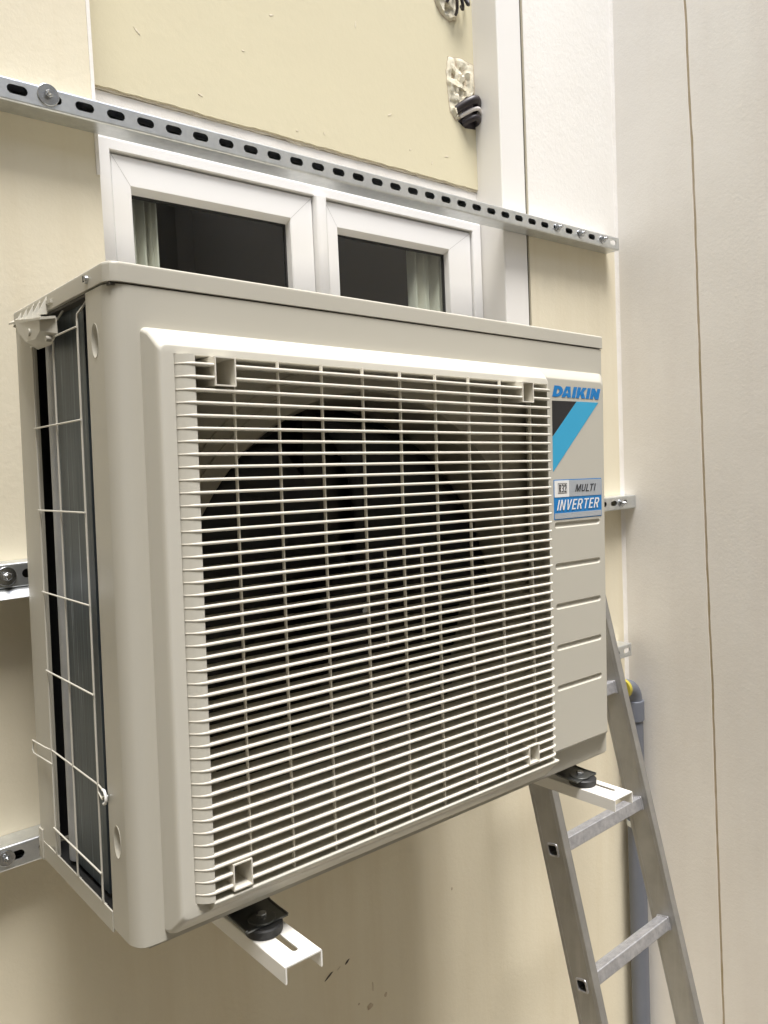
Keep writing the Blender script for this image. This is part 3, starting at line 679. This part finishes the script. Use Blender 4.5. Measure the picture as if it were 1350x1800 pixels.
def glyph(ch, w, t):
    """outlines (outer first, then holes) of a sans capital of width w, height 1, stem t"""
    h = t * .85
    if ch == 'I': return [R_(0, 0, t, 1)]
    if ch == 'L': return [[(0, 0), (w, 0), (w, h), (t, h), (t, 1), (0, 1)]]
    if ch == 'T': return [[(w / 2 - t / 2, 0), (w / 2 + t / 2, 0), (w / 2 + t / 2, 1 - h), (w, 1 - h), (w, 1), (0, 1), (0, 1 - h), (w / 2 - t / 2, 1 - h)]]
    if ch == 'E': return [[(0, 0), (w, 0), (w, h), (t, h), (t, .5 - h / 2), (w * .92, .5 - h / 2), (w * .92, .5 + h / 2), (t, .5 + h / 2), (t, 1 - h), (w, 1 - h), (w, 1), (0, 1)]]
    if ch == 'V': return [[(w / 2 - t * .5, 0), (w / 2 + t * .5, 0), (w, 1), (w - t * 1.05, 1), (w / 2, t * 1.4), (t * 1.05, 1), (0, 1)]]
    if ch == 'N': return [[(0, 0), (t, 0), (t, 1 - t * 1.9), (w - t * 1.05, 0), (w, 0), (w, 1), (w - t, 1), (w - t, t * 1.9), (t * 1.05, 1), (0, 1)]]
    if ch == 'M': return [[(0, 0), (t * .9, 0), (t * .9, .72), (w / 2 - t * .4, 0), (w / 2 + t * .4, 0), (w - t * .9, .72), (w - t * .9, 0), (w, 0), (w, 1), (w - t * 1.25, 1), (w / 2, .34), (t * 1.25, 1), (0, 1)]]
    if ch == 'U': return [[(0, 1), (0, .3)] + arc(w / 2, .3, w / 2, .3, 180, 360)[1:] + [(w, 1), (w - t, 1), (w - t, .32)] + arc(w / 2, .32, w / 2 - t, .32 - h, 360, 180)[1:] + [(t, 1)]]
    if ch == 'A': return [[(0, 0), (t * 1.05, 0), (t * 1.05 + w * .09, .2), (w - t * 1.05 - w * .09, .2), (w - t * 1.05, 0), (w, 0), (w / 2 + t * .68, 1), (w / 2 - t * .68, 1)], [(w * .5 - w * .13, .38), (w * .5 + w * .13, .38), (w / 2, .76)]]
    if ch == 'K': return [[(0, 0), (t, 0), (t, .28), (t * 1.25, .36), (w - t * 1.15, 0), (w + t * .12, 0), (t * 1.95, .60), (w, 1), (w - t * 1.25, 1), (t, .55), (t, 1), (0, 1)]]
    if ch == 'D': return [[(0, 0), (w * .42, 0)] + arc(w * .42, .5, w * .58, .5, -90, 90)[1:] + [(0, 1)], [(t, h), (t, 1 - h), (w * .40, 1 - h)] + arc(w * .40, .5, w * .60 - t, .5 - h, 90, -90)[1:]]
    if ch == 'R': return [[(0, 0), (t, 0), (t, .40), (w * .45, .40), (w - t * 1.1, 0), (w + t * .1, 0), (w * .72, .45)] + arc(w * .62, .71, w * .38, .29, -62, 90)[1:] + [(0, 1)], [(t, .40 + h), (t, 1 - h), (w * .55, 1 - h)] + arc(w * .55, .70, w * .42 - t, .30 - h, 90, -90)[1:]]
    if ch == '3': return [[(0, 0), (w * .8, 0), (w, .12), (w, .42), (w * .86, .5), (w, .58), (w, .88), (w * .8, 1), (0, 1), (0, 1 - h), (w - t, 1 - h), (w - t, .5 + h / 2), (w * .25, .5 + h / 2), (w * .25, .5 - h / 2), (w - t, .5 - h / 2), (w - t, h), (0, h)]]
    if ch == '2': return [[(0, 0), (w, 0), (w, h), (t * 1.05, h), (w, .52), (w, .86), (w * .8, 1), (w * .2, 1), (0, .86), (0, .66), (t, .66), (t, 1 - h), (w - t, 1 - h), (w - t, .56), (0, .10)]]
def text(s, x0, x1, z0, z1, y, m, parent, shear=0.0, t=.2, w=.62, gap=.14, name='lettering'):
    cu = bpy.data.curves.new('t', 'CURVE'); cu.dimensions = '2D'; cu.fill_mode = 'FRONT'; X = 0
    for ch in s:
        ww = t if ch == 'I' else w * (1.3 if ch == 'M' else .82 if ch in 'LE' else 1)
        for poly in glyph(ch, ww, t):
            sp = cu.splines.new('POLY'); sp.points.add(len(poly) - 1); sp.use_cyclic_u = True
            for k, (a, b) in enumerate(poly): sp.points[k].co = (X + a + shear * b, b, 0, 1)
        X += ww + (gap * .25 if ch in 'L' else gap - .12 * (ch == 'D') if t > .3 else gap)
    o = bpy.data.objects.new('t', cu); C.objects.link(o); bpy.context.view_layer.update()
    me = bpy.data.meshes.new_from_object(o.evaluated_get(bpy.context.evaluated_depsgraph_get())); bpy.data.objects.remove(o, do_unlink=True)
    xs = [v.co.x for v in me.vertices]; zs = [v.co.y for v in me.vertices]; a, b, c, d = min(xs), max(xs), min(zs), max(zs)
    for v in me.vertices: v.co = Vector((x0 + (v.co.x - a) / (b - a) * (x1 - x0), y, z0 + (v.co.y - c) / (d - c) * (z1 - z0)))
    me.materials.clear(); me.materials.append(m); r = bpy.data.objects.new(name, me); C.objects.link(r); r.parent = parent; return r
lg = flat('maker_logo', [(.7114, .6138), (.7765, .6146), (.7112, .5562)], RY - .0004, M_ink, ac)
flat('logo_stripe', [(.7773, .6146), (.8385, .6150), (.7112, .4992), (.7112, .5553)], RY - .0004, M_cyan, lg)
text('DAIKIN', .7118, .8452, .6203, .6384, RY - .0005, M_blue, lg, .22, .33, .90, .075)
st = flat('rating_sticker', rrect(.7120, .8440, .4213, .4866, .0005, 1), RY - .0004, M_blue, ac)
flat('sticker_field', [(.7135, .4580), (.7520, .4580), (.7520, .4852), (.7135, .4852)], RY - .0008, M_lightp, st)
flat('sticker_field', [(.7522, .4580), (.8425, .4580), (.8425, .4852), (.7522, .4852)], RY - .0008, M_silver, st)
flat('sticker_field', [(.7135, .4228), (.8425, .4228), (.8425, .4318), (.7135, .4318)], RY - .0008, M_silver, st)
bx0, bx1, bz0, bz1 = .7225, .7460, .4640, .4805; bw = .0006
for nm, r_4 in (('a', (bx0, bx1, bz0, bz0 + bw)), ('b', (bx0, bx1, bz1 - bw, bz1)), ('c', (bx0, bx0 + bw, bz0 + bw, bz1 - bw)), ('d', (bx1 - bw, bx1, bz0 + bw, bz1 - bw))):
    flat('box_line', [(r_4[0], r_4[2]), (r_4[1], r_4[2]), (r_4[1], r_4[3]), (r_4[0], r_4[3])], RY - .0011, M_ink, st)
text('R32', .7250, .7440, .4660, .4785, RY - .0013, M_ink, st, 0, .17, .50, .12)
text('MULTI', .7680, .8270, .4655, .4775, RY - .0013, M_ink, st, .25, .15, .60, .16)
text('INVERTER', .7180, .8360, .4365, .4535, RY - .0013, M_lightp, st, .25, .15, .58, .16)

# ---- mounting feet of the unit with bolts
def foot(x0, x1, name):
    bm = bmesh.new(); xm = (x0 + x1) / 2; rings = []
    pr = [(-.0100, -.0310), (.012, -.0310), (.030, -.0300), (.042, -.0265), (.050, -.0200), (.055, -.0125), (.060, -.0095), (.12, -.0092)]
    for y, z in pr: rings.append([(x0, y, z), (x1, y, z), (x1, y, z - .002), (x0, y, z - .002)])
    loft(bm, rings, (True, True)); f = finish('mounting_foot', bm, M_dark, ac, 35)
    for s in (x0, x1):
        bm = bmesh.new(); tube(bm, [(s, -.009, -.0307), (s, .012, -.0307), (s, .030, -.0297), (s, .042, -.026), (s, .050, -.0195)], .0016, 8); finish('folded_edge', bm, M_dark, f, 60)
    hexbolt(f, (xm, .004, -.0309), (0, 0, 1), 1.1, False, .0155, wm=M_dark)
foot(.130, .187, 'a'); foot(.776, .832, 'b')

# ------------------------------------------------------------------ bracket arms and rubber dampers
def bracket(x0, x1, label, yend, slot):
    root = empty('bracket_arm', (0, 0, 0), (0, TILT, 0)); tag(root, label, 'bracket', 'white brackets under the air conditioner')
    zt, zb_, t = -.0455, -.066, .002; bm = bmesh.new(); r = .002
    pr = [(x0, zb_)] + [(x0 + r - r * math.cos(a), zt - r + r * math.sin(a)) for a in [PI / 2 * k / 4 for k in range(5)]] + [(x1 - r + r * math.sin(a), zt - r + r * math.cos(a)) for a in [PI / 2 * k / 4 for k in range(5)]] + [(x1, zb_)]
    inn = [(x1 - t, zb_), (x1 - t, zt - t), (x0 + t, zt - t), (x0 + t, zb_)]
    prism(bm, pr + inn, 'y', yend, .439)
    ch = finish('channel', bm, M_bracket, root)
    xm = slot[0]; bm = bmesh.new(); rad = .0042; s0, s1 = slot[1], slot[2]
    pts = [(xm + rad * math.cos(a), s0 + rad + rad * math.sin(a)) for a in [PI + PI * k / 8 for k in range(9)]] + [(xm + rad * math.cos(a), s1 - rad + rad * math.sin(a)) for a in [PI * k / 8 for k in range(9)]]
    prism(bm, pts, 'z', zt - .01, zt + .01); bmesh.ops.recalc_face_normals(bm, faces=bm.faces)
    boolean(ch, [finish('cut', bm, M_bracket)]); resmooth(ch, 35)
    BX('wall_plate', x0 + .001, x1 - .001, .4395, .441, -.0645, .42, M_bracket, root, .001)
    return root
bracket(.1382, .1892, 'white channel bracket arm under the left end of the air conditioner', -.0772, (.1655, -.0590, .10))
bracket(.7878, .8402, 'white channel bracket arm under the right end of the air conditioner, before the ladder', -.0762, (.8215, -.0545, .10))
for x, lab in ((.1590, 'round black rubber damper on the left bracket arm'), (.8080, 'round black rubber damper on the right bracket arm')):
    root = empty('rubber_damper', (0, 0, 0), (0, TILT, 0)); tag(root, lab, 'rubber damper', 'rubber dampers under the feet')
    bm = bmesh.new(); lathe(bm, [(.0001, .0122), (.0215, .0122), (.0235, .0105), (.0235, .003), (.0222, .0005), (.0001, .0002)], (x, .0015, -.0454), (0, 0, 1), 36)
    finish('pad', bm, M_rubber, root, 40)

# ------------------------------------------------------------------ aluminium ladder
lad = empty('ladder', (1.20, -.123, FLOOR)); tag(lad, 'grey aluminium ladder leaning on the wall behind the right end of the air conditioner', 'ladder')
DY = .2385; A0 = Vector((0, .246, -.35)); dirv = Vector((0, DY, 1)).normalized(); nrm = Vector((0, 1, -DY)).normalized()
def P(x, s, q): return Vector((x, 0, 0)) + A0 + dirv * s + nrm * q      # s along the rail, q across (towards wall)
s_top = (.50 + .35) / dirv.z; s_bot = (FLOOR + .35) / dirv.z + .01
HW = .0325
def lrail(x0, x1, holes, face):
    bm = bmesh.new(); r = .004
    pr = rrect(x0, x1, -HW, HW, r, 3); n_ = len(pr)
    # shallow flute on the front edge and faces comes from the bevelled outline
    A = [[P(x, s, q) for x, q in pr] for s in (s_bot, s_top)]
    loft(bm, A, (True, True)); bmesh.ops.recalc_face_normals(bm, faces=bm.faces)
    o = finish('ladder_rail', bm, M_alu)
    cu = []
    for s in holes:
        bm = bmesh.new(); ri = rrect(-.0105, .0105, -.0105, .0105, .004, 4)
        loft(bm, [[P(x, s + b, a) for a, b in ri] for x in (x0 - .01, x1 + .01)], (True, True)); bmesh.ops.recalc_face_normals(bm, faces=bm.faces); cu.append(finish('cut', bm, M_alu))
    boolean(o, cu); resmooth(o, 30); kid(o, lad)
    for xx, qq in ((x0 + .0012, -HW + .0012), (x1 - .0012, -HW + .0012), (x0 + .0002, -HW + .0085), (x0 + .0012, HW - .0012), (x0 + .0002, HW - .0085)):
        bm = bmesh.new(); tube(bm, [P(xx, s_bot, qq), P(xx, s_top, qq)], .0013, 6); kid(finish('edge_bead', bm, M_alu, None, 60), lad)
    for s in holes:
        bm = bmesh.new()
        ra = rrect(-.0150, .0150, -.0150, .0150, .0065, 5); rb = rrect(-.0105, .0105, -.0105, .0105, .004, 5)
        X = x0 if face < 0 else x1; e = face
        loft(bm, [[P(X, s + b, a) for a, b in ra], [P(X + e * .0018, s + b * .94, a * .94) for a, b in ra], [P(X + e * .0018, s + b, a) for a, b in rb], [P(X - e * .008, s + b, a) for a, b in rb]])
        kid(finish('rung_collar', bm, M_rung, None, 40), lad)
rs = [k * .284 / 1.0 for k in range(-5, 4)]
rs = [s for s in rs if s_bot + .1 < s < s_top - .05]
XL0, XL1, XR0, XR1 = 1.030, 1.0505, 1.362, 1.3825
lrail(XL0, XL1, rs, -1); lrail(XR0, XR1, rs, 1)
for s in rs:
    bm = bmesh.new(); ri = rrect(-.0145, .0145, -.0145, .0145, .003, 3); ra = rrect(-.0100, .0100, -.0100, .0100, .0035, 3)
    loft(bm, [[P(x, s + b, a) for a, b in pr] for x, pr in ((XL1 - .001, ri), (XR0 + .001, ri))], (False, False))
    loft(bm, [[P(x, s + b, a) for a, b in pr] for x, pr in ((XR0 + .001, ra), (XL1 - .001, ra))], (False, False))
    g_ = finish('rung', bm, M_rung, None, 30); kid(g_, lad)
    for k in range(5):                               # tread ribs on the upper face
        bm = bmesh.new(); a = -.011 + .0055 * k
        loft(bm, [[P(x, s + .0145 + dz, a + da) for da, dz in ((-.0009, -.0004), (-.0005, .0007), (.0005, .0007), (.0009, -.0004))] for x in (XL1, XR0)], (True, True))
        finish('tread_rib', bm, M_rung, g_)
    bm = bmesh.new(); loft(bm, [[P(x, s + b * k, a * k) for a, b in ri] for x, k in ((XR0 - .005, 1.0), (XR0 - .004, 1.13), (XR0 - .0002, 1.16))]); kid(finish('rung_collar', bm, M_rung, None, 40), lad)
for (s_, q_, a_, l_) in ((.30, .006, .35, .030), (-.62, -.008, -.2, .018), (-.30, .012, .5, .008), (.08, -.015, -.4, .006)):
    bm = bmesh.new(); c_ = P(XR0 - .0003, s_, q_); d1 = (dirv * math.cos(a_) + nrm * math.sin(a_)) * l_ / 2; d2 = (nrm * math.cos(a_) - dirv * math.sin(a_)) * .0006
    bm.faces.new([bm.verts.new(v) for v in (c_ + d1, c_ + d2, c_ - d1, c_ - d2)]); kid(finish('scratch', bm, M_bolt), lad)
# red clip on the far rail
sclip = (.19 + .35) / dirv.z
bm = bmesh.new(); tube(bm, [P(XR0 + .001, sclip - .02, -HW - .002), P(XR0 + .001, sclip - .004, -HW - .006), P(XR0 + .003, sclip + .008, -HW - .005), P(XR0 + .004, sclip + .014, -HW)], .0055, 10)
kid(finish('red_clip', bm, M_red, None, 50), lad)
for x0, x1 in ((XL0, XL1), (XR0, XR1)):
    bm = bmesh.new(); loft(bm, [[P(x, s_, q) for x, q in rrect(x0 - .002, x1 + .002, -HW - .002, HW + .002, .004, 3)] for s_ in (s_bot - .004, s_bot + .05)], (True, True)); kid(finish('rubber_shoe', bm, M_rubber, None, 30), lad)

# ------------------------------------------------------------------ grey drain pipe in the corner
dp = empty('drain_pipe', (1.668, .4420, FLOOR)); tag(dp, 'grey plastic drain pipe standing in the wall corner behind the ladder', 'pipe')
px, py, zr = 1.668, .4420, .0255
bm = bmesh.new(); tube(bm, [(px, py, FLOOR), (px, py, -.26)], zr, 28); kid(finish('pipe_run', bm, M_greypipe, None, 60), dp)
bm = bmesh.new(); tube(bm, [(px, py, -.262), (px, py, -.26), (px, py, -.205), (px, py, -.203)], [.0255, .0292, .0292, .027], 28); kid(finish('socket', bm, M_greypipe, None, 50), dp)
bm = bmesh.new(); R_ = .045
tube(bm, [(px - R_ + R_ * math.cos(a), py, -.204 + R_ * math.sin(a)) for a in [math.radians(9 * k) for k in range(11)]], .0245, 24, cap=False)
kid(finish('elbow', bm, M_greypipe, None, 60), dp)
bm = bmesh.new(); tube(bm, [(px - R_ - .001, py, -.204 + R_), (px - R_ - .012, py, -.204 + R_)], [.027, .027], 24); kid(finish('yellow_sleeve', bm, M_yellow, None, 50), dp)
bm = bmesh.new(); lathe(bm, [(.0262, -.008), (.0285, -.008), (.0285, .008), (.0262, .008)], (px, py, -.565), (0, 0, 1), 28); cl = kid(finish('pipe_clamp', bm, M_zinc, None, 30), dp)
bm = bmesh.new(); cyl(bm, (px - .027, py - .004, -.565), (-1, -.5, 0), .005, .012, 6); kid(finish('clamp_screw', bm, M_bolt, None), dp)
